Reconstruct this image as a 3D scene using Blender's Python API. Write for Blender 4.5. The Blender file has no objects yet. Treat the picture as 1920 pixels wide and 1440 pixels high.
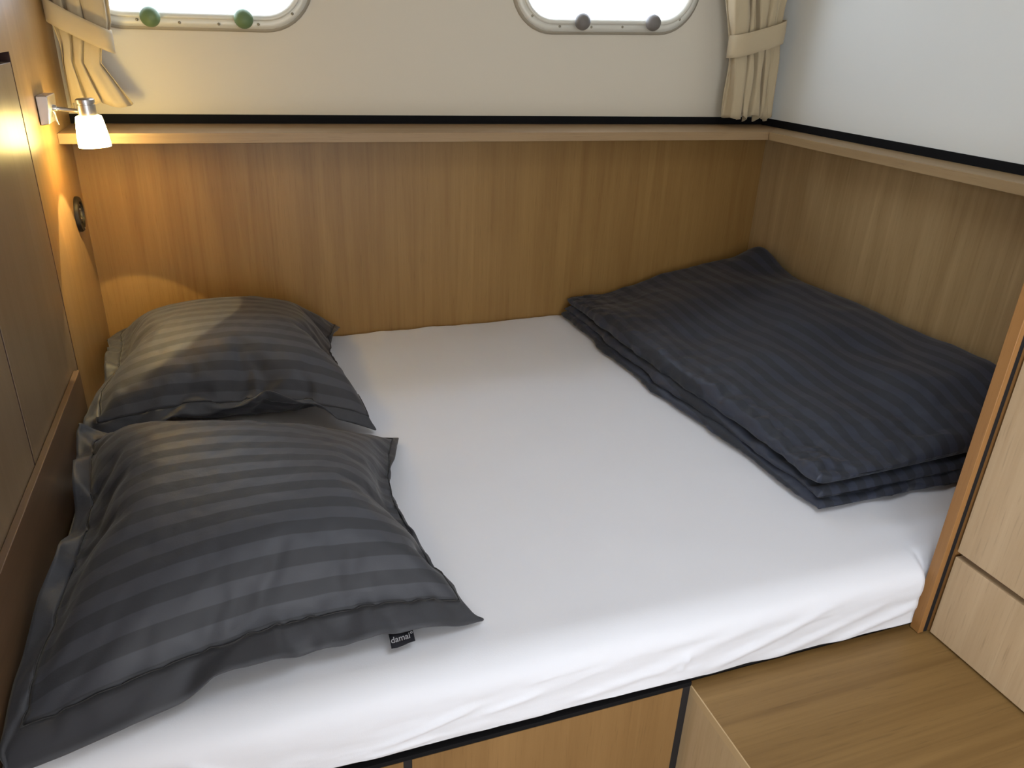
import bpy, bmesh, math, random
import numpy as np
from mathutils import Vector, Matrix, noise
sc = bpy.context.scene
COL = sc.collection
# ------------------------------------------------------------------ camera
def cam_rot(rx, ry, rz):
    cz, sz, cx, sx, cy, sy = math.cos(rz), math.sin(rz), math.cos(rx), math.sin(rx), math.cos(ry), math.sin(ry)
    return (np.array([[cz, -sz, 0], [sz, cz, 0], [0, 0, 1]]) @ np.array([[1, 0, 0], [0, cx, -sx], [0, sx, cx]])
            @ np.array([[cy, 0, sy], [0, 1, 0], [-sy, 0, cy]]))
RM = cam_rot(-.4325, -.0421, -.3536)
cd = bpy.data.cameras.new('camera'); cam = bpy.data.objects.new('camera', cd); COL.objects.link(cam)
cd.sensor_width = 36; cd.lens = 1433.95 / 1920 * 36; cd.clip_start = .02
m4 = Matrix.Identity(4)
for i in range(3):
    m4[i][0], m4[i][1], m4[i][2] = RM[i][0], RM[i][2], -RM[i][1]
m4[0][3], m4[1][3], m4[2][3] = .3605, -2.162, .0069
cam.matrix_world = m4
sc.camera = cam
# ------------------------------------------------------------------ world, daylight, exposure
sc.view_settings.view_transform = 'Standard'; sc.view_settings.look = 'None'
sc.view_settings.gamma = 1; sc.view_settings.exposure = -0.12; sc.view_settings.use_curve_mapping = False
w = bpy.data.worlds.new('overcast_sky'); sc.world = w; w.use_nodes = True
bg = w.node_tree.nodes['Background']; bg.inputs[0].default_value = (.86, .93, 1, 1); bg.inputs[1].default_value = 5.0
def area(name, loc, rot, sx, sy, power, col):
    l = bpy.data.lights.new(name, 'AREA'); l.shape = 'RECTANGLE'; l.size = sx; l.size_y = sy; l.energy = power; l.color = col
    o = bpy.data.objects.new(name, l); COL.objects.link(o); o.location = loc; o.rotation_euler = [math.radians(a) for a in rot]
    return o
DAY = (.66, .78, 1.0)
# daylight entering through the cabin's openings (area lamps stand just outside each opening)
area('window_daylight', (.32, .10, .14), (-62, 0, 0), .48, .24, 2.8, DAY)
area('window_daylight', (1.41, .10, .15), (-62, 0, 0), .48, .24, 2.8, DAY)
area('hatch_daylight', (1.0, -1.75, .66), (0, 0, 0), .62, .62, 2.2, DAY)
area('doorway_daylight', (-.0 + .75, -3.42, -.2), (90, 0, 0), .8, 1.2, 4.8, (1, .90, .81))
area('side_door_daylight', (-.10, -2.80, -.25), (90, 0, -72), .62, 1.1, 9, (.86, .93, 1.0))
# ------------------------------------------------------------------ helpers
def obj(name, verts, faces, mat=None, parent=None, smooth=False, kind=None, origin=None):
    me = bpy.data.meshes.new(name)
    vs = [tuple(v) for v in verts]
    if origin is not None: vs = [(v[0] - origin[0], v[1] - origin[1], v[2] - origin[2]) for v in vs]
    me.from_pydata(vs, [], [tuple(f) for f in faces]); me.validate()
    o = bpy.data.objects.new(name, me); COL.objects.link(o)
    if mat: me.materials.append(mat)
    if origin is not None: o.location = origin
    if parent:
        o.parent = parent
        if parent.type == 'EMPTY' or tuple(parent.location) != (0, 0, 0):
            pass
            o.location = Vector(o.location) - ploc(parent)
    if smooth:
        for p in me.polygons: p.use_smooth = True
    if kind: o['kind'] = kind
    return o
def ploc(o):
    v = Vector((0, 0, 0))
    while o: v += Vector(o.location); o = o.parent
    return v
def thing(name, label, cat, loc, group=None):
    o = bpy.data.objects.new(name, None); COL.objects.link(o); o.location = loc; o.empty_display_size = .05
    o['label'] = label; o['category'] = cat
    if group: o['group'] = group
    return o
def tag(o, label, cat, group=None):
    o['label'] = label; o['category'] = cat
    if group: o['group'] = group
    return o
def bev(o, w, seg=2, ang=40):
    m = o.modifiers.new('bevel', 'BEVEL'); m.width = w; m.segments = seg; m.limit_method = 'ANGLE'; m.angle_limit = math.radians(ang)
    for p in o.data.polygons: p.use_smooth = True
    try: m.harden_normals = True
    except Exception: pass
    return o
def box(name, a, b, mat, parent=None, bw=0, kind=None):
    v = [(x, y, z) for x in (a[0], b[0]) for y in (a[1], b[1]) for z in (a[2], b[2])]
    f = [(0, 1, 3, 2), (4, 6, 7, 5), (0, 4, 5, 1), (2, 3, 7, 6), (0, 2, 6, 4), (1, 5, 7, 3)]
    o = obj(name, v, f, mat, parent, kind=kind)
    if bw: bev(o, bw)
    return o
def prism(name, poly, z0, z1, mat, parent=None, bw=0, kind=None):   # poly in XY
    n = len(poly); v = [(p[0], p[1], z0) for p in poly] + [(p[0], p[1], z1) for p in poly]
    f = [tuple(range(n))[::-1], tuple(range(n, 2 * n))] + [(i, (i + 1) % n, n + (i + 1) % n, n + i) for i in range(n)]
    o = obj(name, v, f, mat, parent, kind=kind)
    if bw: bev(o, bw)
    return o
def lathe(name, prof, c, mat, parent=None, n=40, axis='Z', tilt=None, cap=True):
    v = []; f = []
    for r, h in prof:
        for k in range(n):
            a = 2 * math.pi * k / n
            if axis == 'Z': p = (r * math.cos(a), r * math.sin(a), h)
            elif axis == 'X': p = (h, r * math.cos(a), r * math.sin(a))
            else: p = (r * math.cos(a), -h, r * math.sin(a))
            if tilt: p = tilt @ Vector(p)
            v.append((c[0] + p[0], c[1] + p[1], c[2] + p[2]))
    for i in range(len(prof) - 1):
        for k in range(n): f.append((i * n + k, i * n + (k + 1) % n, (i + 1) * n + (k + 1) % n, (i + 1) * n + k))
    if cap:
        if prof[0][0] > 1e-5: f.append(tuple(range(n))[::-1])
        if prof[-1][0] > 1e-5: f.append(tuple((len(prof) - 1) * n + k for k in range(n)))
    o = obj(name, v, f, mat, parent, smooth=True); o.data.set_sharp_from_angle(angle=math.radians(38)); return o
def tube(name, pts, r, mat, parent=None, n=8):
    v = []; f = []; pts = [Vector(p) for p in pts]
    up = Vector((0, 0, 1))
    for i, p in enumerate(pts):
        t = (pts[min(i + 1, len(pts) - 1)] - pts[max(i - 1, 0)]).normalized()
        a = t.cross(up)
        if a.length < .1: a = t.cross(Vector((1, 0, 0)))
        a.normalize(); b = t.cross(a)
        for k in range(n):
            q = p + r * (math.cos(2 * math.pi * k / n) * a + math.sin(2 * math.pi * k / n) * b); v.append(tuple(q))
    for i in range(len(pts) - 1):
        for k in range(n): f.append((i * n + k, i * n + (k + 1) % n, (i + 1) * n + (k + 1) % n, (i + 1) * n + k))
    f.append(tuple(range(n))); f.append(tuple((len(pts) - 1) * n + k for k in range(n))[::-1])
    return obj(name, v, f, mat, parent, smooth=True)
# ------------------------------------------------------------------ materials
def newmat(name, base=(.5, .5, .5), rough=.5, metal=0, spec=.5):
    m = bpy.data.materials.new(name); m.use_nodes = True; b = m.node_tree.nodes['Principled BSDF']
    b.inputs['Base Color'].default_value = (*base, 1); b.inputs['Roughness'].default_value = rough
    b.inputs['Metallic'].default_value = metal; b.inputs['Specular IOR Level'].default_value = spec
    return m
def nd(m, t, **k):
    n = m.node_tree.nodes.new(t)
    for a, b in k.items(): setattr(n, a, b)
    return n
def wood(name, dark, light, axis=2, rough=.42, contrast=1.0, seed=0., spec=.4):
    """long streaks along an axis, with cathedral waves and short dark pores"""
    m = newmat(name, light, rough, 0, spec); nt = m.node_tree; L = nt.links.new; b = nt.nodes['Principled BSDF']
    tc = nd(m, 'ShaderNodeTexCoord')
    def mp(along, across, off):
        k = nd(m, 'ShaderNodeMapping'); s = [across] * 3; s[axis] = along
        k.inputs['Scale'].default_value = s; k.inputs['Location'].default_value = (off + seed, off * 2 + seed, off * 3 + seed)
        L(tc.outputs['Object'], k.inputs['Vector']); return k
    def nz(mapn, sc_, det, dist=0, rg=.6):
        k = nd(m, 'ShaderNodeTexNoise'); k.inputs['Scale'].default_value = sc_; k.inputs['Detail'].default_value = det
        k.inputs['Roughness'].default_value = rg; k.inputs['Distortion'].default_value = dist
        L(mapn.outputs[0], k.inputs['Vector']); return k
    broad = nz(mp(.9, 5, 1), 1.4, 3, .6); fine = nz(mp(1.6, 70, 2), 2.2, 5, .3, .7); pores = nz(mp(14, 330, 3), 1.0, 2, 0, .5); sat = nz(mp(.5, 14, 5), 1.6, 2, 1.2)
    a1 = nd(m, 'ShaderNodeMath', operation='MULTIPLY_ADD'); L(broad.outputs[0], a1.inputs[0]); a1.inputs[1].default_value = .9
    a2 = nd(m, 'ShaderNodeMath', operation='MULTIPLY_ADD'); L(fine.outputs[0], a2.inputs[0]); a2.inputs[1].default_value = .55; L(sat.outputs[0], a2.inputs[2])
    L(a2.outputs[0], a1.inputs[2])
    r = nd(m, 'ShaderNodeMapRange'); L(a1.outputs[0], r.inputs[0]); h = .36 / contrast
    r.inputs[1].default_value = 1.22 - h; r.inputs[2].default_value = 1.22 + h
    mix = nd(m, 'ShaderNodeMix', data_type='RGBA'); L(r.outputs[0], mix.inputs[0]); mix.inputs[6].default_value = (*dark, 1); mix.inputs[7].default_value = (*light, 1)
    pr = nd(m, 'ShaderNodeMapRange'); L(pores.outputs[0], pr.inputs[0]); pr.inputs[1].default_value = .60; pr.inputs[2].default_value = .74
    pr.inputs[3].default_value = 0; pr.inputs[4].default_value = .28
    mx2 = nd(m, 'ShaderNodeMix', data_type='RGBA'); L(pr.outputs[0], mx2.inputs[0]); L(mix.outputs[2], mx2.inputs[6]); mx2.inputs[7].default_value = (*[c * .45 for c in dark], 1)
    L(mx2.outputs[2], b.inputs['Base Color'])
    bp = nd(m, 'ShaderNodeBump'); bp.inputs['Strength'].default_value = .12; bp.inputs['Distance'].default_value = .0006
    L(fine.outputs[0], bp.inputs['Height']); L(bp.outputs[0], b.inputs['Normal'])
    return m
def fabric(name, base, rough=.9, weave=900, bump=.15, sheen=.2, mott=.06):
    m = newmat(name, base, rough, 0, .25); nt = m.node_tree; L = nt.links.new; b = nt.nodes['Principled BSDF']
    tc = nd(m, 'ShaderNodeTexCoord'); n1 = nd(m, 'ShaderNodeTexNoise'); n1.inputs['Scale'].default_value = weave; n1.inputs['Detail'].default_value = 1
    L(tc.outputs['Object'], n1.inputs['Vector'])
    n2 = nd(m, 'ShaderNodeTexNoise'); n2.inputs['Scale'].default_value = 9; n2.inputs['Detail'].default_value = 4; L(tc.outputs['Object'], n2.inputs['Vector'])
    mix = nd(m, 'ShaderNodeMix', data_type='RGBA'); L(n2.outputs[0], mix.inputs[0])
    mix.inputs[6].default_value = (*[c * (1 - mott) for c in base], 1); mix.inputs[7].default_value = (*[min(1, c * (1 + mott)) for c in base], 1)
    L(mix.outputs[2], b.inputs['Base Color']); b.inputs['Sheen Weight'].default_value = sheen
    bp = nd(m, 'ShaderNodeBump'); bp.inputs['Strength'].default_value = bump; bp.inputs['Distance'].default_value = .0004
    L(n1.outputs[0], bp.inputs['Height']); L(bp.outputs[0], b.inputs['Normal'])
    return m
def satin(name, comp, period, c_a, c_b, r_a, r_b, phase=0.):
    """tone on tone satin stripes woven along one direction of the cloth (UV in metres)"""
    m = newmat(name, c_a, r_a, 0, .38); nt = m.node_tree; L = nt.links.new; b = nt.nodes['Principled BSDF']
    uv = nd(m, 'ShaderNodeUVMap'); uv.uv_map = 'UVMap'; sp = nd(m, 'ShaderNodeSeparateXYZ'); L(uv.outputs[0], sp.inputs[0])
    d = nd(m, 'ShaderNodeMath', operation='MULTIPLY_ADD'); L(sp.outputs[comp], d.inputs[0]); d.inputs[1].default_value = 1 / period; d.inputs[2].default_value = phase
    fr = nd(m, 'ShaderNodeMath', operation='FRACT'); L(d.outputs[0], fr.inputs[0])
    pp = nd(m, 'ShaderNodeMath', operation='PINGPONG'); L(fr.outputs[0], pp.inputs[0]); pp.inputs[1].default_value = .5
    r = nd(m, 'ShaderNodeMapRange'); L(pp.outputs[0], r.inputs[0]); r.inputs[1].default_value = .235; r.inputs[2].default_value = .265
    mix = nd(m, 'ShaderNodeMix', data_type='RGBA'); L(r.outputs[0], mix.inputs[0]); mix.inputs[6].default_value = (*c_a, 1); mix.inputs[7].default_value = (*c_b, 1)
    L(mix.outputs[2], b.inputs['Base Color'])
    r2 = nd(m, 'ShaderNodeMapRange'); L(r.outputs[0], r2.inputs[0]); r2.inputs[3].default_value = r_a; r2.inputs[4].default_value = r_b; L(r2.outputs[0], b.inputs['Roughness'])
    tc = nd(m, 'ShaderNodeTexCoord'); n = nd(m, 'ShaderNodeTexNoise'); n.inputs['Scale'].default_value = 700; L(tc.outputs['Object'], n.inputs['Vector'])
    n3 = nd(m, 'ShaderNodeTexNoise'); n3.inputs['Scale'].default_value = 22; n3.inputs['Detail'].default_value = 3; n3.inputs['Distortion'].default_value = .6; L(tc.outputs['Object'], n3.inputs['Vector'])
    ad = nd(m, 'ShaderNodeMath', operation='MULTIPLY_ADD'); L(n3.outputs[0], ad.inputs[0]); ad.inputs[1].default_value = 9; L(n.outputs[0], ad.inputs[2])
    bp = nd(m, 'ShaderNodeBump'); bp.inputs['Strength'].default_value = .30; bp.inputs['Distance'].default_value = .0005
    L(ad.outputs[0], bp.inputs['Height']); L(bp.outputs[0], b.inputs['Normal'])
    b.inputs['Sheen Weight'].default_value = .12; b.inputs['Sheen Roughness'].default_value = .4
    return m
M = {}
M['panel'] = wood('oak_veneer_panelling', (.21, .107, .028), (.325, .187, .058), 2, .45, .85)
M['panel_r'] = wood('oak_veneer_side_panelling', (.28, .18, .078), (.43, .30, .150), 2, .45, 1.0, 3.)  # same oak as the back, lightened in colour to offset shade under the rail
M['rail'] = wood('oak_rail_along_x', (.25, .155, .075), (.36, .24, .125), 0, .5, .8, 7.)
M['rail_r'] = wood('oak_rail_along_y', (.26, .17, .08), (.37, .255, .13), 1, .5, .8, 9.)
M['bulk'] = wood('oak_bulkhead', (.23, .13, .045), (.35, .215, .09), 2, .38, .8, 11., .5)
M['door'] = wood('oak_cupboard_door', (.145, .092, .050), (.215, .15, .09), 2, .38, .7, 15., .5)
M['draw'] = wood('lit_oak_drawer_front', (.40, .275, .155), (.53, .39, .24), 2, .5, .9, 21.)  # lighter copy of the panelling oak, side daylight put into the colour
M['step'] = wood('oak_step_top', (.17, .094, .028), (.28, .168, .058), 0, .5, 1.1, 25.)
M['stepside'] = wood('lit_oak_step_side', (.42, .30, .16), (.56, .42, .25), 2, .5, .9, 27.)  # oak brightened on this side, light from the left is in the colour
M['base'] = wood('oak_bed_base_front', (.185, .098, .032), (.28, .16, .060), 2, .45, .9, 31.)
M['edge'] = wood('solid_cherry_edging', (.24, .11, .032), (.36, .18, .06), 2, .4, .7, 33.)
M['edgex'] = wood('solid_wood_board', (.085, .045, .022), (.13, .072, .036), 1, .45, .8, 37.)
M['white'] = newmat('cream_hull_lining', (.64, .585, .48), .6, 0, .3)
M['white_r'] = newmat('white_side_lining', (.72, .735, .71), .6, 0, .3)
for k in ('white', 'white_r'):
    m = M[k]; tc = nd(m, 'ShaderNodeTexCoord'); n = nd(m, 'ShaderNodeTexNoise'); n.inputs['Scale'].default_value = 500
    bp = nd(m, 'ShaderNodeBump'); bp.inputs['Strength'].default_value = .08; bp.inputs['Distance'].default_value = .0005
    m.node_tree.links.new(tc.outputs['Object'], n.inputs['Vector']); m.node_tree.links.new(n.outputs[0], bp.inputs['Height']); m.node_tree.links.new(bp.outputs[0], m.node_tree.nodes['Principled BSDF'].inputs['Normal'])
M['black'] = newmat('black_trim', (.008, .008, .009), .8, 0, .1)
M['blackm'] = newmat('black_gap', (.006, .005, .006), .7)
M['sheet'] = fabric('white_jersey_sheet', (.73, .745, .80), .95, 700, .25, .1, .012)
M['curtain'] = fabric('beige_curtain_cloth', (.48, .39, .25), .85, 1200, .3, .2, .03)
M['band'] = fabric('beige_tieback_cloth', (.47, .38, .245), .8, 1200, .3, .2, .03)
M['satin_p'] = satin('charcoal_satin_stripe_pillow', 1, .042, (.034, .036, .043), (.052, .055, .067), .62, .52)
M['satin_r'] = satin('charcoal_satin_stripe_rear_pillow', 1, .042, (.036, .036, .041), (.052, .053, .062), .68, .60, .3)
M['satin_d'] = satin('charcoal_satin_stripe_duvet', 0, .042, (.020, .024, .034), (.031, .037, .057), .60, .50)
M['hem'] = satin('charcoal_satin_hem', 1, .042, (.042, .044, .052), (.044, .046, .055), .55, .55)
M['tag'] = fabric('black_woven_label', (.008, .008, .012), .8, 1500, .1, 0, 0)
M['tagtext'] = newmat('grey_label_thread', (.30, .30, .32), .8)
M['thread'] = newmat('dark_stitching', (.035, .034, .036), .9)
M['chrome'] = newmat('brushed_chrome', (.55, .54, .55), .30, 1)
M['steel'] = newmat('satin_nickel', (.50, .48, .46), .38, 1)
M['alu'] = newmat('cream_aluminium_window_frame', (.66, .64, .56), .4, .1)
M['gasket'] = newmat('beige_window_gasket', (.34, .30, .23), .6)
M['screw'] = newmat('steel_screw', (.30, .27, .20), .35, .9)
M['knob_g'] = newmat('rubber_knob_green_reflection', (.12, .19, .085), .55)  # dark knob, green reflection of trees put into its colour
M['knob_b'] = newmat('rubber_knob_taupe_light', (.16, .145, .13), .55)  # same dark knob as the left pair, different light put into its colour
M['socket'] = newmat('black_plastic', (.014, .012, .010), .5, 0, .3)
M['floor'] = wood('cabin_floor', (.22, .12, .05), (.32, .2, .1), 1, .4)
def glassmat():
    m = newmat('window_glass', (1, 1, 1), .03); nt = m.node_tree; b = nt.nodes['Principled BSDF']
    t = nd(m, 'ShaderNodeBsdfTransparent'); g = nd(m, 'ShaderNodeBsdfGlossy'); g.inputs['Roughness'].default_value = .02; x = nd(m, 'ShaderNodeMixShader'); x.inputs[0].default_value = .06
    nt.links.new(t.outputs[0], x.inputs[1]); nt.links.new(g.outputs[0], x.inputs[2]); nt.links.new(x.outputs[0], nt.nodes['Material Output'].inputs['Surface'])
    return m
M['glass'] = glassmat()
def emis(name, col, s):
    m = newmat(name, col, .3); b = m.node_tree.nodes['Principled BSDF']; b.inputs['Emission Color'].default_value = (*col, 1); b.inputs['Emission Strength'].default_value = s
    return m
M['shade'] = emis('lit_frosted_lamp_glass', (1, .74, .26), 52)
M['bulb'] = emis('lit_bulb', (1, .80, .50), 40)
# ------------------------------------------------------------------ room shell
S = 'structure'
ss = lambda t: (lambda c: c * c * (3 - 2 * c))(max(0., min(1., t)))
CE, FL, FRONT, WB, WR = .62, -1.45, -3.35, .036, 1.995
PX = 2.0      # wood panel plane on the right
RT, RB, STR = -.2387, -.262, -.2166   # rail top, rail lip bottom, black strip top
T = -.822     # mattress top
def rr(x0, x1, z0, z1, r, n=10, tilt=0.):
    pts = []
    for cx, cz, a0 in ((x1 - r, z1 - r, 0), (x0 + r, z1 - r, 90), (x0 + r, z0 + r, 180), (x1 - r, z0 + r, 270)):
        for k in range(n + 1):
            a = math.radians(a0 + 90 * k / n); pts.append((cx + r * math.cos(a), cz + r * math.sin(a)))
    mx = (x0 + x1) / 2
    return [(x, z + tilt * (x - mx)) for x, z in pts]
WIN = [dict(x0=.035, x1=.592, z0=-.016, z1=.300, t=.012), dict(x0=1.128, x1=1.702, z0=.0135, z1=.335, t=.030)]
RAD = .118
def inset(wd, d): return rr(wd['x0'] + d, wd['x1'] - d, wd['z0'] + d, wd['z1'] - d, max(.02, RAD - d), 10, wd['t'])
# back wall with two rounded openings (thickness .05)
bm = bmesh.new()
def holed_face(y):
    outer = [bm.verts.new(p) for p in ((-.02, y, STR), (WR + .05, y, STR), (WR + .05, y, CE), (-.02, y, CE))]
    ed = [bm.edges.new((outer[i], outer[(i + 1) % 4])) for i in range(4)]; holes = []
    for wd in WIN:
        vs = [bm.verts.new((x, y, z)) for x, z in inset(wd, .022)]
        ed += [bm.edges.new((vs[i], vs[(i + 1) % len(vs)])) for i in range(len(vs))]; holes.append(vs)
    bmesh.ops.triangle_fill(bm, edges=ed, use_beauty=True, use_dissolve=False)
    return holes
h1 = holed_face(WB); h2 = holed_face(WB + .05)
for a, b in zip(h1, h2):
    for i in range(len(a)): bm.faces.new((a[i], a[(i + 1) % len(a)], b[(i + 1) % len(a)], b[i]))
me = bpy.data.meshes.new('wall_back'); bm.to_mesh(me); bm.free(); me.materials.append(M['white'])
wall_back = bpy.data.objects.new('wall_back', me); COL.objects.link(wall_back); wall_back['kind'] = S
box('wood_panel', (-.03, 0, -1.0), (PX + .02, .02, RB + .003), M['panel'], wall_back)
wall_right = box('wall_right', (WR, -3.4, STR), (WR + .05, WB, CE), M['white_r'], kind=S)
box('wood_panel', (PX, -1.38, -1.0), (PX + .02, 0, RB + .003), M['panel_r'], wall_right)
box('lower_panel', (PX, -3.4, FL), (PX + .05, -1.38, STR), M['panel_r'], wall_right)
# ledge rails with mitred corner
RX, RY = 1.887, -.157
t1 = prism('trim_1', [(0, WB + .01), (0, RY), (RX, RY), (WR + .03, RY + WR + .03 - RX), (WR + .03, WB + .01)], RB, RT, M['rail'], kind=S, bw=.0012)
t2 = prism('trim_2', [(RX, RY - .0004), (RX, -1.379), (WR + .03, -1.379), (WR + .03, RY + WR + .0296 - RX)], RB, RT, M['rail_r'], kind=S, bw=.0012)
box('trim_3', (-.0, WB - .003, RT), (WR - .003, WB + .03, STR), M['black'], kind=S)
box('trim_4', (WR - .003, -1.379, RT), (WR + .03, WB + .03, STR), M['black'], kind=S)
# left bulkhead with recessed cupboard doors
wl = []
DY0, DY1, DZ0, DZ1 = -.440, -.436, -.692, -.062   # door opening: y from -1.9 to -.436
wall_left = box('wall_left', (-.06, -.436, FL), (0, .10, CE), M['bulk'], kind=S)
box('upper_panel', (-.06, -2.42, DZ1), (0, -.436, CE), M['bulk'], wall_left)
box('lower_panel', (-.06, -2.42, FL), (0, -.436, DZ0), M['bulk'], wall_left)
box('end_panel', (-.06, -3.4, FL), (0, -3.18, CE), M['bulk'], wall_left)
box('door_header', (-.06, -3.18, .42), (0, -2.42, CE), M['bulk'], wall_left)
box('recess_back', (-.06, -2.42, DZ0), (-.030, -.436, DZ1), newmat('dark_red_recess', (.05, .018, .012), .8), wall_left)
for nme, a, b in (('door_1', -.8740, -.4425), ('door_2', -1.50, -.8820), ('door_3', -2.415, -1.508)):
    d = box(nme, (-.022, a, DZ0 + .002), (.0, b, -.0795), M['door'], kind=S, bw=.0012)
gapm = newmat('dark_red_gap_shade', (.035, .012, .008), .8)  # dark strips added in the door gaps in place of their shade
box('gap_shade', (-.030, -.4380, DZ0), (-.0006, -.4359, DZ1), gapm, wall_left)
box('gap_shade', (-.028, -.8819, DZ0), (-.0012, -.8741, -.0795), gapm, wall_left)
box('floor', (-.1, -3.4, FL - .05), (2.1, .1, FL), M['floor'], kind=S)
# ceiling with a hatch opening, wall behind the camera with a doorway
ce = box('ceiling', (-.1, -3.4, CE), (.69, .1, CE + .05), M['white'], kind=S)
box('ceiling_panel', (1.31, -3.4, CE), (2.1, .1, CE + .05), M['white'], ce)
box('ceiling_panel', (.69, -1.44, CE), (1.31, .1, CE + .05), M['white'], ce)
box('ceiling_panel', (.69, -3.4, CE), (1.31, -2.06, CE + .05), M['white'], ce)
wf = box('wall_front', (-.1, FRONT - .05, FL), (.34, FRONT, CE), M['bulk'], kind=S)
box('wall_panel', (1.16, FRONT - .05, FL), (2.1, FRONT, CE), M['bulk'], wf)
box('wall_panel', (.34, FRONT - .05, .42), (1.16, FRONT, CE), M['bulk'], wf)
# ------------------------------------------------------------------ windows
def loft(name, loops, mat, parent, smooth=True, close=True):
    n = len(loops[0]); v = [p for l in loops for p in l]; f = []
    for i in range(len(loops) - 1):
        for k in range(n): f.append((i * n + k, i * n + (k + 1) % n, (i + 1) * n + (k + 1) % n, (i + 1) * n + k))
    return obj(name, v, f, mat, parent, smooth=smooth)
KN = [[(283, .214, .004), (456, .423, .008)], [(0, 1.322, .037), (0, 1.543, .043)]]
SCR = [[(.183, -.003), (.276, -.006), (.365, -.006), (.4575, -.003), (.541, .024)],
       [(1.181, .046), (1.264, .023), (1.361, .0245), (1.459, .0285), (1.643, .055)]]
for i, wd in enumerate(WIN):
    cx, cz = (wd['x0'] + wd['x1']) / 2, (wd['z0'] + wd['z1']) / 2
    W = bpy.data.objects.new('window_%d' % (i + 1), None); COL.objects.link(W); W.location = (cx, WB, wd['z0']); W['kind'] = S; W.empty_display_size = .05
    L3 = lambda d, y: [(x, y, z) for x, z in inset(wd, d)]
    loft('gasket', [L3(-.007, WB), L3(-.007, WB - .004), L3(-.001, WB - .008), L3(.004, WB - .008)], M['gasket'], W)
    fr = loft('window_frame', [L3(.0, WB - .005), L3(.001, WB - .011), L3(.018, WB - .013), L3(.0185, WB - .0125), L3(.0195, WB - .019), L3(.024, WB - .021), L3(.034, WB - .014), L3(.036, WB + .015), L3(.030, WB + .05)], M['alu'], W)
    pts = inset(wd, .034); n = len(pts)
    v = [(x, WB + .006, z) for x, z in pts] + [(x, WB + .011, z) for x, z in pts]
    obj('window_pane', v, [tuple(range(n)), tuple(range(n, 2 * n))[::-1]] + [(k, n + k, n + (k + 1) % n, (k + 1) % n) for k in range(n)], M['glass'], W)
    for x, z in SCR[i]:
        s = lathe('screw', [(.0034, 0), (.0034, .0012), (.0022, .0022), (.0, .0024)], (x, WB - .0125, z), M['screw'], W, n=12, axis='Y')
    for _, x, z in KN[i]:
        kb = lathe('knob', [(.009, 0), (.009, .006), (.017, .009), (.0215, .015), (.0225, .021), (.0205, .029), (.014, .036), (.006, .039), (0, .0395)], (x, WB - .018, z), M['knob_g'] if i == 0 else M['knob_b'], W, n=28, axis='Y')
# ------------------------------------------------------------------ curtains
def curtain(name, label, edges, ybase, folds, amp, tie, seed, group):
    """edges: list of (z, xleft, xright); folds: list of (s, depth 0..1); tie: four points of the band"""
    rnd = random.Random(seed); zs = [e[0] for e in edges]
    def E(z, k): return float(np.interp(-z, [-a for a in zs], [e[k] for e in edges]))
    ztop, zbot = zs[0], zs[-1]; NZ = 46; NS = len(folds)
    x0, x1 = E(zbot, 1), E(zbot, 2)
    root = thing(name, label, 'curtain', ((x0 + x1) / 2, ybase, zbot), group)
    v = []; f = []
    SUB = 4; prof = []
    for k in range(NS - 1):
        for t in range(SUB): 
            a = t / SUB; a2 = a * a * (3 - 2 * a); prof.append((folds[k][0] * (1 - a) + folds[k + 1][0] * a, folds[k][1] * (1 - a2) + folds[k + 1][1] * a2, k + a))
    prof.append((*folds[-1], NS - 1.))
    n = len(prof)
    for iz in range(NZ + 1):
        z = ztop + (zbot - ztop) * iz / NZ
        zt = (tie[0] + tie[1]) / 2; near = math.exp(-((z - zt) / .06) ** 2)
        for s, d, kk in prof:
            s2 = s + .022 * math.sin(kk * 2.1 + z * 16 + seed) * (1 - near)
            zz = z + (.007 * math.sin(kk * 1.3 + seed) + .012 * (d - .5)) * (iz / NZ) ** 3
            x = E(z, 1) + (E(z, 2) - E(z, 1)) * s2
            y = ybase - amp * (d - .5) * (1 - .45 * near) + .002 * math.sin(z * 30 + kk)
            v.append((x, y, zz))
    for iz in range(NZ):
        for k in range(n - 1): f.append((iz * n + k, iz * n + k + 1, (iz + 1) * n + k + 1, (iz + 1) * n + k))
    c = obj('curtain_fabric', v, f, M['curtain'], root, smooth=True)
    md = c.modifiers.new('solid', 'SOLIDIFY'); md.thickness = .0016; md.offset = 0
    return root, E
def tieband(root, zl, zr, hl, hr, xl, xr, yb, rad):
    """cloth band round the gathered curtain: front sweep from left (centre height zl) to right (zr)"""
    loop = []; N = 56
    for k in range(N):
        a = 2 * math.pi * k / N; cx, cy = math.cos(a), math.sin(a)
        px = math.copysign(abs(cx) ** .55, cx); py = math.copysign(abs(cy) ** .75, cy)
        s = (px + 1) / 2; loop.append((xl + (xr - xl) * s, yb - rad * py, s))
    v = []; f = []; R = 7
    for j in range(R):
        t = j / (R - 1) - .5
        for x, y, s in loop:
            zc = zl * (1 - s) + zr * s; h = hl * (1 - s) + hr * s
            tk = -.0022 * math.sin(s * 9) * (1 if y < yb else 0)
            v.append((x, y + (.0012 * abs(t) * 4 if y < yb else 0) + tk, zc + h * t + .0025 * math.sin(math.pi * s) * (-1)))
    for j in range(R - 1):
        for k in range(N): f.append((j * N + k, j * N + (k + 1) % N, (j + 1) * N + (k + 1) % N, (j + 1) * N + k))
    o = obj('tieback', v, f, M['band'], root, smooth=True)
    md = o.modifiers.new('solid', 'SOLIDIFY'); md.thickness = .003; md.offset = 0
    o.modifiers.new('bev', 'BEVEL').width = .0006
    return o
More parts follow.
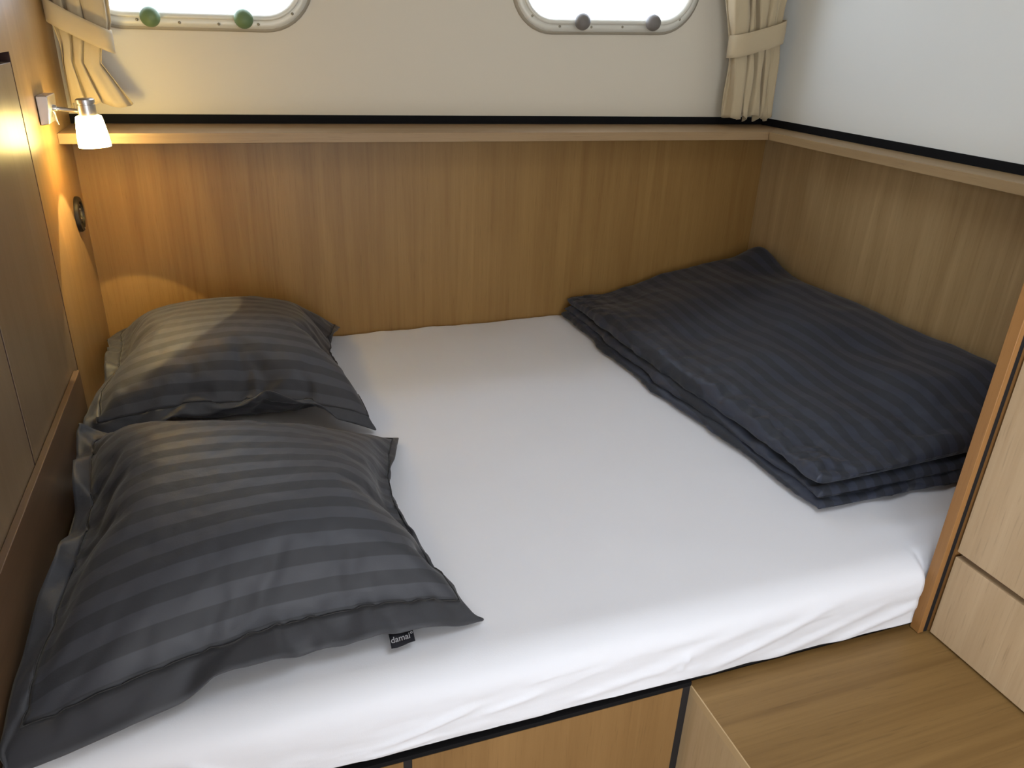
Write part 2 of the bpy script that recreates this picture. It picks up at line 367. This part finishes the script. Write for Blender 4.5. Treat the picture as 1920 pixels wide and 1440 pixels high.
fr_ = [(0, .2), (.05, .0), (.07, .95), (.29, 1.0), (.31, .15), (.345, .1), (.36, .85), (.43, .9), (.445, .0), (.52, .05), (.545, .8), (.66, .75), (.665, .1), (.70, .15), (.72, .75), (.80, .7), (.815, .2), (.87, .55), (.885, .15), (1.0, .5)]
cr, E = curtain('curtain', 'beige curtain tied back in the corner right of the right porthole window', [(.50, 1.70, 2.02), (.11, 1.752, 1.958), (.02, 1.777, 1.955), (-.04, 1.79, 1.962), (-.10, 1.795, 1.962), (-.212, 1.797, 1.972)], -.045, fr_, .036, (.02, -.03), 1, 'tied beige curtains beside the windows')
tieband(cr, -.012, .036, .062, .062, 1.782, 1.960, -.045, .030)
fl_ = [(0, .3), (.06, .0), (.09, .8), (.24, .85), (.27, .1), (.30, .15), (.33, .9), (.52, 1.), (.545, .2), (.57, .85), (.74, .9), (.92, .7), (.95, .1), (1.0, .35)]
cl, E = curtain('curtain', 'beige curtain tied back above the lit wall lamp, at the left porthole window', [(.50, .01, .17), (.05, .012, .135), (-.02, .014, .134), (-.06, .022, .108), (-.10, .018, .100), (-.19, .016, .152)], -.045, fl_, .036, (.0, -.05), 4, 'tied beige curtains beside the windows')
tieband(cl, .012, -.052, .050, .048, .005, .131, -.045, .030)
# ------------------------------------------------------------------ bed base, board, step, cabinet
PZ = -.957
bb = thing('bed_base', 'oak veneer bed base with black trim under the mattress', 'bed base', (.49, -1.0, FL))
box('platform', (.0135, -1.371, -1.0), (PX, -.001, PZ - .002), M['blackm'], bb)
box('black_strip', (.0135, -1.3845, -.966), (.986, -1.3725, -.9575), M['black'], bb)
box('black_frame', (.0135, -1.3825, FL + .02), (.986, -1.35, -.966), M['blackm'], bb)
box('front_panel', (.0135, -1.3975 + .013, FL + .05), (.5035, -1.383, -.967), M['base'], bb)
box('front_panel', (.5165, -1.3975 + .013, FL + .05), (.9705, -1.383, -.967), M['base'], bb)
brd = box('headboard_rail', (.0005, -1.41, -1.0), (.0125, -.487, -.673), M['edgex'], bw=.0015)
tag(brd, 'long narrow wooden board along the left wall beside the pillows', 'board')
st = thing('storage_step', 'oak step box between the bed and the drawer cabinet', 'step', (1.2, -1.8, FL))
box('step_top', (.988, -2.45, -.983), (1.995, -1.3728, -.968), M['step'], st, bw=.001)
box('side_panel', (.9865, -2.45, FL), (1.0, -1.3728, -.9835), M['stepside'], st)
box('front_panel', (1.0, -2.45, FL), (1.995, -2.43, -.9835), M['stepside'], st)
box('edge_strip', (.9862, -2.45, -.9835), (.9885, -1.3728, -.9675), newmat('pale_edge_banding', (.50, .36, .19), .5), st)
cb = thing('drawer_cabinet', 'oak drawer cabinet with a cherry wood end panel at the foot of the bed', 'cabinet', (1.7, -2.0, -.968))
box('end_panel', (1.480, -1.3995, -.967), (1.993, -1.3802, -.215), M['edge'], cb)
box('edge_post', (1.4545, -1.3998, -.967), (1.4660, -1.3800, -.213), M['edge'], cb, bw=.0012)
box('post_shade_strip', (1.4662, -1.3985, -.967), (1.4760, -1.3802, -.22), M['blackm'], cb)  # black strip stands in for the shaded side of the post
box('carcass', (1.497, -2.6, -.966), (1.993, -1.4005, -.22), M['blackm'], cb)
box('top_panel', (1.48, -2.6, -.219), (1.993, -1.401, -.20), M['draw'], cb)
for z0, z1, nm in ((-.9635, -.7945, 'drawer_front'), (-.7835, -.24, 'cabinet_door')):
    box(nm, (1.4765, -2.02, z0), (1.4955, -1.4045, z1), M['draw'], cb, bw=.0008)
    box(nm, (1.4765, -2.58, z0), (1.4955, -2.026, z1), M['draw'], cb, bw=.0008)
# ------------------------------------------------------------------ mattress in its fitted sheet
def fbm(x, y, z, o=3): return noise.fractal(Vector((x, y, z)), 1.0, 2.0, o)
def mattress():
    X0, X1, YF, YB, ZB = .0145, 1.992, -1.371, -.004, PZ + .001
    NXm = 300; ring = []
    # profile (y, z, weight of wrinkles)
    P = [(YB, ZB, 0)]
    for k in range(6): P.append((YB, ZB + (T - .012 - ZB) * (k + 1) / 6, 0))
    for k in range(1, 6):
        a = math.pi / 2 * k / 5; P.append((YB - .012 * math.sin(a) * 1, T - .012 + .012 * math.sin(a) - 0, .1)) if False else P.append((YB - .014 * (1 - math.cos(a)), T - .014 + .014 * math.sin(a), .1))
    NT = 70; R = .042; 
    for k in range(1, NT): P.append((YB - .014 + (YF + R - YB + .014) * k / NT, T, .15))
    for k in range(0, 13):
        a = math.pi / 2 * k / 12; P.append((YF + R - R * math.sin(a), T - R + R * math.cos(a), .3 + .7 * k / 12))
    NF = 34
    for k in range(1, NF + 1): P.append((YF, T - R + (ZB + .008 - T + R) * k / NF, 1.))
    for k in range(1, 6):
        a = math.pi / 2 * k / 5; P.append((YF + .008 * (1 - math.cos(a)) + .002, ZB + .008 - .008 * math.sin(a), .8))
    P.append((YF + .05, ZB, 0))
    n = len(P); v = []; f = []
    def crease(x, z, x0, z0, x1, z1, wd):
        dx, dz = x1 - x0, z1 - z0; L = math.hypot(dx, dz); t = ((x - x0) * dx + (z - z0) * dz) / L / L
        if t < -.2 or t > 1.2: return 0
        d = ((x - x0) * -dz + (z - z0) * dx) / L; env = max(0, 1 - abs(2 * t - 1) ** 3) if 0 <= t <= 1 else 0
        return env * math.exp(-(d / wd) ** 2)
    CR = [(.955, -.925, .968, -.880, .0035, .0055), (.30, -.925, .22, -.86, .006, .006), (.46, -.925, .62, -.885, .006, .0045), (.56, -.93, .44, -.945, .006, .004), (.62, -.905, .72, -.890, .005, .004), (.68, -.87, .82, -.855, .006, .0028), (.75, -.93, .95, -.905, .01, .0035),
          (1.0, -.94, 1.25, -.86, .010, .005), (1.1, -.955, 1.38, -.885, .010, .005), (1.25, -.955, 1.45, -.905, .009, .005), (.9, -.91, 1.1, -.86, .012, .0035)]
    for i in range(NXm + 1):
        x = X0 + (X1 - X0) * i / NXm
        ed = min(1, min(i, NXm - i) / 6.); rr_ = math.sqrt(max(0, 1 - (1 - ed) ** 2))
        for (y, z, wgt) in P:
            yy, zz = y, z
            front = wgt if (y < YF + R + .001) else 0
            zn = z
            if front:
                g = fbm(x * 3.2 + z * 6, z * 16 - x * 3.0, 4.1) * .0038 + fbm(x * 9 + z * 24, z * 40 - x * 10, 7.7) * .0011
                bul = .010 * math.sin(math.pi * max(0, min(1, (T - z) / (T - ZB))))
                c = sum(a * crease(x, z, x0, z0, x1, z1, w_) for x0, z0, x1, z1, w_, a in CR)
                yy = y - front * (g + bul * .35 + c) + front * .002
                yy = max(yy, YF - .0095) if z < -.915 else yy
                hem = max(0, (-.915 - z) / .037)
                zz = z + min(1, hem) * (.007 + .003 * fbm(x * 4, 0, 9.) + .002 * math.sin(x * 11 + 1)) * (1 if z < -.915 else 0) * (1 - .9 * ss((x - .93) / .1))
            elif z > T - .02:
                dy = y - YB
                zz = z + .0022 * fbm(x * 3, y * 3, 1.5) + .0007 * fbm(x * 14, y * 9, 3.3)
                if dy > -.16:   # hollows where the sheet sags by the wall
                    e = 1 + dy / .16
                    zz += e * (-.004 + .006 * fbm(x * 5.2, 0, 6.6) + .0025 * fbm(x * 16, y * 10, 2.2))
            zz = T - .07 + (zz - (T - .07)) * (.75 + .25 * rr_)
            sm = 1.0 if x < 1.451 else 0.0; sm = sm * sm * (3 - 2 * sm)
            if y < YF + R + .001: yy -= .016 * sm * min(1, (YF + R - y) / R + .2)
            if y < YF + R and z < -.915: zz -= 0.0 * ss((x - .99) / .08) * ss((-.915 - z) / .03)
            v.append((x, yy, zz))
    for i in range(NXm):
        for k in range(n - 1): f.append((i * n + k, i * n + k + 1, (i + 1) * n + k + 1, (i + 1) * n + k))
        f.append((i * n + n - 1, i * n, (i + 1) * n, (i + 1) * n + n - 1))
    f.append(tuple(range(n))[::-1]); f.append(tuple(NXm * n + k for k in range(n)))
    o = obj('mattress', v, f, M['sheet'], None, smooth=True, origin=(1.0, -.7, PZ))
    tag(o, 'thick double mattress covered with a white fitted sheet', 'mattress')
    return o
mattress()
# ------------------------------------------------------------------ cloth simulated bedding
def tmpbox(a, b):
    v = [(x, y, z) for x in (a[0], b[0]) for y in (a[1], b[1]) for z in (a[2], b[2])]
    return obj('tmp', v, [(0, 1, 3, 2), (4, 6, 7, 5), (0, 4, 5, 1), (2, 3, 7, 6), (0, 2, 6, 4), (1, 5, 7, 3)])
def tmpmesh(P, F): return obj('tmp', P.tolist(), F)
def bag_sim(c, w, h, fl, n, k, press, colliders, sides=(1, 1, 1, 1), tilt=(0, 0), rot=0, frames=45, seed=1, h0=.012, bend=.05, mass=.0024, fric=12, corners=None, bow=(0, 0, 0, 0), noise_amp=.0015, shrink=0.):
    rnd = random.Random(seed); nx = n; ny = int(round(n * h / w)); NX = nx + 2 * k; NY = ny + 2 * k; iw, ih = w - 2 * fl, h - 2 * fl
    def pos(i, j):
        u = (i - k) / nx; v = (j - k) / ny
        x = (u - .5) * iw if 0 <= u <= 1 else math.copysign(.5 * iw + fl * (abs(u - .5) - .5) * nx / max(k, 1), u - .5)
        y = (v - .5) * ih if 0 <= v <= 1 else math.copysign(.5 * ih + fl * (abs(v - .5) - .5) * ny / max(k, 1), v - .5)
        if x < -.5 * iw: x = -.5 * iw + (x + .5 * iw) * sides[0]
        if x > .5 * iw: x = .5 * iw + (x - .5 * iw) * sides[1]
        if y < -.5 * ih: y = -.5 * ih + (y + .5 * ih) * sides[2]
        if y > .5 * ih: y = .5 * ih + (y - .5 * ih) * sides[3]
        return x, y
    V = []; idx = {}; idb = {}; uv = []
    bump = lambda i, j: h0 * min(1, min(i - k, NX - k - i, j - k, NY - k - j) / 3)
    for j in range(NY + 1):
        for i in range(NX + 1):
            inn = k < i < NX - k and k < j < NY - k
            x, y = pos(i, j); idx[i, j] = len(V); V.append((x, y, (bump(i, j) if inn else 0) + rnd.uniform(-1, 1) * noise_amp)); uv.append((x, y))
    for j in range(k, NY - k + 1):
        for i in range(k, NX - k + 1):
            if i in (k, NX - k) or j in (k, NY - k): idb[i, j] = idx[i, j]
            else:
                x, y = pos(i, j); idb[i, j] = len(V); V.append((x, y, -bump(i, j) + rnd.uniform(-1, 1) * noise_amp)); uv.append((x, y))
    F = []; flg = []
    for j in range(NY):
        for i in range(NX):
            F.append((idx[i, j], idx[i + 1, j], idx[i + 1, j + 1], idx[i, j + 1])); flg.append(not (k <= i < NX - k and k <= j < NY - k))
    for j in range(k, NY - k):
        for i in range(k, NX - k):
            F.append((idb[i, j], idb[i, j + 1], idb[i + 1, j + 1], idb[i + 1, j])); flg.append(False)
    R = Matrix.Rotation(rot, 3, 'Z') @ Matrix.Rotation(tilt[0], 3, 'X') @ Matrix.Rotation(tilt[1], 3, 'Y')
    W = []
    for p in V:
        q_ = R @ Vector(p); W.append((c[0] + q_.x, c[1] + q_.y, c[2] + q_.z))
    if corners:      # lay the flat cloth out between its four resting corners (near left, near right, far right, far left)
        xs = [a[0] for a in V]; ys = [a[1] for a in V]; xa, xb, ya, yb = min(xs), max(xs), min(ys), max(ys); A, B, C_, Dd = [Vector(q_) for q_ in corners]; W = []
        for p in V:
            a, b = (p[0] - xa) / (xb - xa), (p[1] - ya) / (yb - ya)
            q_ = A * (1 - a) * (1 - b) + B * a * (1 - b) + C_ * a * b + Dd * (1 - a) * b
            wa, wb = 4 * a * (1 - a), 4 * b * (1 - b)
            q_.x += wb * (bow[0] * (1 - a) - bow[1] * a); q_.y += wa * (bow[2] * (1 - b) - bow[3] * b)
            W.append((q_.x, q_.y, q_.z + p[2] + .02 * math.sin(math.pi * a) * math.sin(math.pi * b)))
    o = obj('tmp', W, F)
    g = o.vertex_groups.new(name='pr')
    inner = [idx[i, j] for j in range(k + 1, NY - k) for i in range(k + 1, NX - k)] + [q_ for (i, j), q_ in idb.items() if q_ != idx[i, j]]
    g.add(inner, 1.0, 'REPLACE')
    md = o.modifiers.new('c', 'CLOTH'); s = md.settings
    if corners:
        gp = o.vertex_groups.new(name='pin'); gp.add([idx[0, 0], idx[NX, 0], idx[NX, NY], idx[0, NY]], 1.0, 'REPLACE')
        s.vertex_group_mass = 'pin'; s.shrink_min = shrink
    s.quality = 6; s.mass = mass; s.air_damping = 2
    s.tension_stiffness = 45; s.compression_stiffness = 30; s.shear_stiffness = 10; s.bending_stiffness = bend
    s.tension_damping = 8; s.compression_damping = 8; s.shear_damping = 8; s.bending_damping = .5
    s.use_pressure = True; s.uniform_pressure_force = press; s.vertex_group_pressure = 'pr'
    cs = md.collision_settings; cs.use_self_collision = False; cs.distance_min = .004; cs.collision_quality = 3; cs.friction = 10
    for q_ in colliders:
        q_.modifiers.new('col', 'COLLISION'); q_.collision.thickness_outer = .004; q_.collision.cloth_friction = fric
    sc.frame_start = 1; sc.frame_end = frames; md.point_cache.frame_end = frames
    for fr in range(1, frames + 1): sc.frame_set(fr)
    dg = bpy.context.evaluated_depsgraph_get(); em = o.evaluated_get(dg).to_mesh()
    P = np.zeros(len(em.vertices) * 3); em.vertices.foreach_get('co', P); P = P.reshape(-1, 3)
    bpy.data.objects.remove(o)
    for q_ in colliders: q_.modifiers.clear()
    sc.frame_set(1)
    print('BAG', np.round(P.min(0), 3), np.round(P.max(0), 3))
    return dict(P=P, F=F, flg=flg, uv=uv, idx=idx, dim=(NX, NY, k), w=w, h=h)
def cloth_obj(name, D, sel, mat, parent, sub=1, solid=0.):
    fs = [f for f, g in zip(D['F'], D['flg']) if g == sel or sel is None]
    used = sorted({i for f in fs for i in f}); mp = {a: b for b, a in enumerate(used)}
    o = obj(name, D['P'][used].tolist(), [tuple(mp[i] for i in f) for f in fs], mat, parent, smooth=True)
    ul = o.data.uv_layers.new(name='UVMap')
    for l in o.data.loops: ul.data[l.index].uv = D['uv'][used[l.vertex_index]]
    if solid:
        md = o.modifiers.new('solid', 'SOLIDIFY'); md.thickness = solid; md.offset = 0
    if sub:
        md = o.modifiers.new('sub', 'SUBSURF'); md.levels = sub; md.render_levels = sub
    return o
floor_c = tmpbox((-.5, -1.372, T - .14), (2.3, .3, T - .003)); left_c = tmpbox((-.4, -2.2, -1.3), (-.001, .4, .5)); back_c = tmpbox((-.4, .0, -1.3), (2.3, .4, .5))
board_c = tmpbox((-.3, -1.9, -1.1), (.0135, -.487, -.673)); right_c = tmpbox((PX - .003, -1.9, -1.3), (2.4, .3, .5)); part_c = tmpbox((1.45, -1.6, -1.3), (2.1, -1.376, 0))
COLL = [floor_c, left_c, back_c, board_c]
def sag(D, H, p):
    h = D['P'][:, 2] - (T + .003); hh = np.clip(h, 0, None)
    D['P'][:, 2] = T + .003 + np.where(h < H, H * (hh / H) ** p, h) + .004
def pillow(D, name, label, mat, hemspan, group='charcoal striped pillows'):
    P = D['P']; c = P.mean(0); root = thing(name, label, 'pillow', (float(c[0]), float(c[1]), float(P[:, 2].min())), group)
    F = D['F']; t = obj('tmp', D['P'].tolist(), F, mat); t.data.materials.append(mat)
    t.data.polygons.foreach_set('material_index', [int(g) for g in D['flg']])
    ul = t.data.uv_layers.new(name='UVMap')
    for l in t.data.loops: ul.data[l.index].uv = D['uv'][l.vertex_index]
    md = t.modifiers.new('sub', 'SUBSURF'); md.levels = 1; md.render_levels = 1
    bpy.context.view_layer.update(); ev = t.evaluated_get(bpy.context.evaluated_depsgraph_get())
    for k_, nm in ((0, 'pillow_body'), (1, 'hem_flange')):
        me_ = bpy.data.meshes.new_from_object(ev); me_.name = nm; b_ = bmesh.new(); b_.from_mesh(me_)
        bmesh.ops.delete(b_, geom=[f_ for f_ in b_.faces if f_.material_index != k_], context='FACES')
        for f_ in b_.faces: f_.material_index = 0; f_.smooth = True
        if k_: me_.materials.clear(); me_.materials.append(M['hem'])
        b_.to_mesh(me_); b_.free(); o_ = bpy.data.objects.new(nm, me_); COL.objects.link(o_); o_.parent = root; o_.location = -ploc(root)
        if k_:
            md = o_.modifiers.new('solid', 'SOLIDIFY'); md.thickness = .0022; md.offset = 0
    bpy.data.objects.remove(t)
    NX, NY, k = D['dim']; idx = D['idx']
    ring = [(i, k) for i in range(k, NX - k)] + [(NX - k, j) for j in range(k, NY - k)] + [(i, NY - k) for i in range(NX - k, k, -1)] + [(k, j) for j in range(NY - k, k, -1)]
    pts = [P[idx[q_]] + np.array((0, 0, .0012)) for q_ in ring]
    if hemspan: tube('seam_stitching', [tuple(p) for p in pts] + [tuple(pts[0])], .0009, M['thread'], root, 6)
    return root
D1 = bag_sim((0, 0, 0), .66, .68, .042, 44, 3, 3.2, COLL, sides=(.8, .35, .7, .6), seed=3, mass=.005, bend=.12, frames=60, shrink=-.095, bow=(.01, .03, .015, .01),
             corners=((.012, -.62, T + .07), (.600, -.660, T + .012), (.608, -.012, T + .02), (.010, -.02, T + .05)))
sag(D1, .15, 1.2)
pillow(D1, 'pillow', 'charcoal striped pillow in the far left corner, lamplight falling on it', M['satin_r'], True)
rear_c = tmpmesh(D1['P'], D1['F'])
D2 = bag_sim((0, 0, 0), .66, .68, .050, 48, 3, 3.1, COLL + [rear_c], sides=(.6, .25, 1.0, .5), seed=8, mass=.005, bend=.12, frames=60, shrink=-.085, bow=(.015, .050, .015, .02),
             corners=((.016, -1.385, T + .008), (.652, -1.296, T + .010), (.640, -.705, T + .012), (.020, -.640, T + .105)))
sag(D2, .15, 1.25)
pr2 = pillow(D2, 'pillow', 'charcoal striped pillow at the front left with a small black brand tag', M['satin_p'], True)
bpy.data.objects.remove(rear_c)
# small woven tag under the front hem
def woven_tag(D, root):
    NX, NY, k = D['dim']; P = D['P']
    e = min((P[D['idx'][i, 0]] for i in range(NX)), key=lambda p: abs(p[0] - .522)); ux = Vector((.99, .09, .03)).normalized()
    O = Vector((.503, e[1] + .005, max(e[2] - .003, T + .006))); dn = Vector((0, -.90, -.42)).normalized()
    wd, ht = .036, .022; v = []; f = []
    for j in range(4):
        for i2 in range(5):
            p = O + ux * (wd * i2 / 4) + dn * (ht * j / 3) + Vector((0, 0, .0015 * math.sin(i2 * 1.4 + j)))
            v.append(tuple(p))
    for j in range(3):
        for i2 in range(4): f.append((j * 5 + i2, j * 5 + i2 + 1, (j + 1) * 5 + i2 + 1, (j + 1) * 5 + i2))
    t = obj('brand_tag', v, f, M['tag'], root, smooth=True); md = t.modifiers.new('s', 'SOLIDIFY'); md.thickness = .001
    t['label'] = 'small black woven tag with grey lettering'
    cu = bpy.data.curves.new('tag_lettering', 'FONT'); cu.body = 'damai\u00b0'; cu.size = .0125; cu.extrude = .0002; cu.align_x = 'CENTER'; cu.offset = .0001
    to = bpy.data.objects.new('tag_lettering', cu); COL.objects.link(to)
    nrm = ux.cross(-dn).normalized(); mw = Matrix.Identity(4)
    for r_ in range(3): mw[r_][0], mw[r_][1], mw[r_][2] = ux[r_], -dn[r_], nrm[r_]
    pp = O + ux * wd * .5 + dn * ht * .70 + nrm * .0026
    for r_ in range(3): mw[r_][3] = pp[r_]
    bpy.context.view_layer.update()
    dg = bpy.context.evaluated_depsgraph_get(); me2 = bpy.data.meshes.new_from_object(to.evaluated_get(dg)); me2.transform(mw)
    bpy.data.objects.remove(to)
    me2.materials.clear(); me2.materials.append(M['tagtext'])
    lo = bpy.data.objects.new('tag_lettering', me2); COL.objects.link(lo); lo.parent = t; lo.location = -ploc(t)
woven_tag(D2, pr2)
# folded duvet: puffy layers stacked on one another against the right wall
DC = [floor_c, back_c, right_c, part_c]
duvet = thing('folded_duvet', 'charcoal striped duvet folded into a thick pile at the foot of the bed', 'duvet', (1.64, -.65, T))
def layer(name, zlow, ztop, foot, seed, wr, parent, nu=90, nv=150):
    """one puffed layer of the folded duvet; zlow / ztop give its lower and upper surface, foot its outline"""
    def spaced(n): 
        return [math.copysign(1 - (1 - abs(a)) ** 1.7, a) if abs(a) > 0 else 0. for a in (2 * i / n - 1 for i in range(n + 1))]
    U, Vv = spaced(nu), spaced(nv); verts = []; uv = []; ids = [{}, {}]
    x0, x1, y0, y1 = foot
    for side in (0, 1):
        for j, b in enumerate(Vv):
            for i, a in enumerate(U):
                rim = i in (0, nu) or j in (0, nv)
                if side and rim: ids[1][i, j] = ids[0][i, j]; continue
                y = (y0 + y1) / 2 + (y1 - y0) / 2 * b; s_ = (b + 1) / 2
                xl = x0(y) + .010 * fbm(y * 7, seed, 0) + .004 * fbm(y * 26, seed, 5); xr = x1
                x = xl + (xr - xl) * (a + 1) / 2
                yw = (.010 * fbm(x * 7, seed + 9, 0) + .004 * fbm(x * 24, seed, 3)) * (1 - s_) ** 2 + .006 * fbm(x * 8, seed + 4, 1) * s_ ** 2
                y += yw
                dl = (x - xl); dr_ = (xr - x); df = (y - y0); db = (y1 - y)
                lo, hi = zlow(x, y), ztop(x, y); th = (hi - lo) / 2; mid = (hi + lo) / 2
                ed = 1.
                for d, rad in ((dl, .9 * th + .012), (dr_, .5 * th + .008), (df - yw * 0, 1.1 * th + .014), (db, .8 * th + .012)):
                    t = max(0, min(1, d / rad)); ed *= math.sqrt(max(0, 1 - (1 - t) ** 2))
                if rim: ed = 0
                near = math.exp(-dl / .09) + math.exp(-max(df, 0) / .10) + .35 * math.exp(-db / .08)
                g = wr * (.0075 * fbm(x * 4.5, y * 3.2, seed, 2) + .0035 * fbm(x * 10, y * 5, seed + 2., 2) + near * (.0030 * fbm(x * 12 + y * 22, y * 14 - x * 9, seed + 5) + .0022 * fbm(x * 30, y * 34, seed + 8)))
                rid = 1 - abs(fbm(x * 5 + y * 2.5, y * 4 - x * 2, seed + 12)) * 2.2
                g += wr * .004 * max(0, rid - .55) * min(1, near + .25)
                z = mid + (th + g) * ed * (1 if side == 0 else -1)
                if side: z = mid - th * ed * .98
                ids[side][i, j] = len(verts); verts.append((x, y, max(z, T + .004))); uv.append((x - (z - hi) * .0, y))
    F = []
    for j in range(nv):
        for i in range(nu):
            F.append((ids[0][i, j], ids[0][i + 1, j], ids[0][i + 1, j + 1], ids[0][i, j + 1]))
            F.append((ids[1][i, j], ids[1][i, j + 1], ids[1][i + 1, j + 1], ids[1][i + 1, j]))
    o = obj(name, verts, F, M['satin_d'], parent, smooth=True)
    ul = o.data.uv_layers.new(name='UVMap')
    for l in o.data.loops: ul.data[l.index].uv = uv[l.vertex_index]
    return o
rise = lambda x, y: .088 * ss((x - 1.36) / .58)
frontdrop = lambda x, y, d0: ss((y + 1.20) / .20)
corner = lambda x, y: .056 * math.exp(-((x - 1.975) / .085) ** 2 - ((y + .13) / .085) ** 2)
zA = lambda x, y: T + .022 + .16 * rise(x, y) * (.5 + .5 * frontdrop(x, y, 0))
zB = lambda x, y: T + .042 + .36 * rise(x, y) * (.45 + .55 * frontdrop(x, y, 0))
zC = lambda x, y: T + .083 + rise(x, y) * (.28 + .72 * frontdrop(x, y, 0)) + corner(x, y) - .020 * ss((-.12 - y) * 0) - .012 * ss((y + .30) / .25) * (1 - ss((x - 1.7) / .2))
layer('bottom_layer', lambda x, y: T + .004, zA, (lambda y: 1.302 + .055 * ss((-.45 - y) / .75), 1.990, -1.196, -.035), 3.1, 1.1, duvet)
layer('inner_fold', lambda x, y: zA(x, y) - .003, zB, (lambda y: 1.318 + .045 * ss((-.4 - y) / .75), 1.988, -1.184, -.040), 6.4, 1.4, duvet)
layer('top_layer', lambda x, y: zB(x, y) - .003, zC, (lambda y: 1.328 + .040 * ss((-.35 - y) / .8), 1.986, -1.176, -.022), 9.2, 2.3, duvet, 120, 190)
for o in (floor_c, left_c, back_c, board_c, right_c, part_c): bpy.data.objects.remove(o)
# ------------------------------------------------------------------ wall lamp
LY = -.262
lamp = thing('wall_lamp', 'lit chrome reading lamp with a white glass shade on the left wall', 'lamp', (0, LY, -.18))
v = []; 
for y in (-.305, -.222):
    v += [(0.0002, y, -.1485), (.0225, y, -.1485), (.0215, y, -.168), (.0165, y, -.203), (.0002, y, -.206)]
n = 5
bev(obj('wall_plate', v, [(0, 1, 2, 3, 4), (9, 8, 7, 6, 5)] + [(k, 5 + k, 5 + (k + 1) % n, (k + 1) % n) for k in range(n)], M['steel'], lamp), .002)
tube('arm', [(.018, LY, -.176), (.035, LY, -.177), (.050, LY, -.179), (.066, LY, -.181)], .0042, M['chrome'], lamp, 12)
lathe('joint', [(.0, -.001), (.0065, 0), (.0075, .004), (.006, .009), (.0, .010)], (.019, LY, -.176), M['chrome'], lamp, 20, 'X')
tube('switch_lever', [(.0215, LY - .01, -.181), (.025, LY - .012, -.190), (.0262, LY - .013, -.200), (.0275, LY - .013, -.2065), (.0262, LY - .008, -.2055), (.0245, LY - .008, -.192), (.0225, LY - .008, -.182)], .0016, M['chrome'], lamp, 8)
tl = Matrix.Rotation(math.radians(-2.5), 3, 'Y')
lc = (.0825, LY, -.155)
lathe('shade_holder', [(.0, 0), (.015, -.0005), (.0185, -.003), (.0185, -.010), (.0165, -.0105), (.0165, -.013), (.0178, -.0135), (.0178, -.036), (.015, -.037), (0, -.037)][::-1], lc, M['chrome'], lamp, 36, 'Z', tl)
prof = [(.019, -.034), (.0248, -.0365), (.0268, -.046), (.0288, -.060), (.0308, -.076), (.0318, -.090), (.0318, -.098), (.0300, -.098), (.0290, -.076), (.0268, -.060), (.0242, -.046), (.0215, -.040), (.018, -.037)]
lathe('glass_shade', prof, lc, M['shade'], lamp, 44, 'Z', tl, cap=False)
sp = bpy.data.lights.new('lamp_beam', 'SPOT'); sp.energy = 9; sp.color = (1, .78, .40); sp.spot_size = math.radians(68); sp.spot_blend = .06; sp.shadow_soft_size = .004
so = bpy.data.objects.new('lamp_beam', sp); COL.objects.link(so); so.location = (.084, -.256, -.229); so.rotation_euler = (0, math.radians(0), 0)
lathe('bulb', [(.0, -.066), (.006, -.064), (.009, -.058), (.009, -.048), (.006, -.042), (.004, -.036)], lc, M['bulb'], lamp, 20, 'Z', tl, cap=False)
# ------------------------------------------------------------------ socket on the left wall
sk = thing('power_socket', 'round black socket on the left wall below the lamp', 'socket', (0, -.108, -.428))
ca = (.0003, -.108, -.4285)
lathe('socket_rim', [(.041, 0), (.0415, .005), (.039, .009), (.030, .0095), (.029, .004), (.0, .004)], ca, M['socket'], sk, 40, 'X')
lathe('socket_insert', [(.021, .004), (.0205, .0075), (.017, .008), (.016, .0045), (0, .0045)], (ca[0], ca[1] - .002, ca[2] + .004), newmat('dark_olive_plastic', (.035, .030, .018), .5), sk, 32, 'X')
for dz in (.012, -.010):
    lathe('contact_pin', [(.0022, .004), (.0022, .009), (0, .0095)], (ca[0], ca[1] - .003, ca[2] + dz), M['chrome'], sk, 10, 'X')
lathe('screw', [(.0026, .009), (.0022, .0102), (0, .0104)], (ca[0], ca[1] + .004, ca[2] - .0345), M['screw'], sk, 12, 'X')
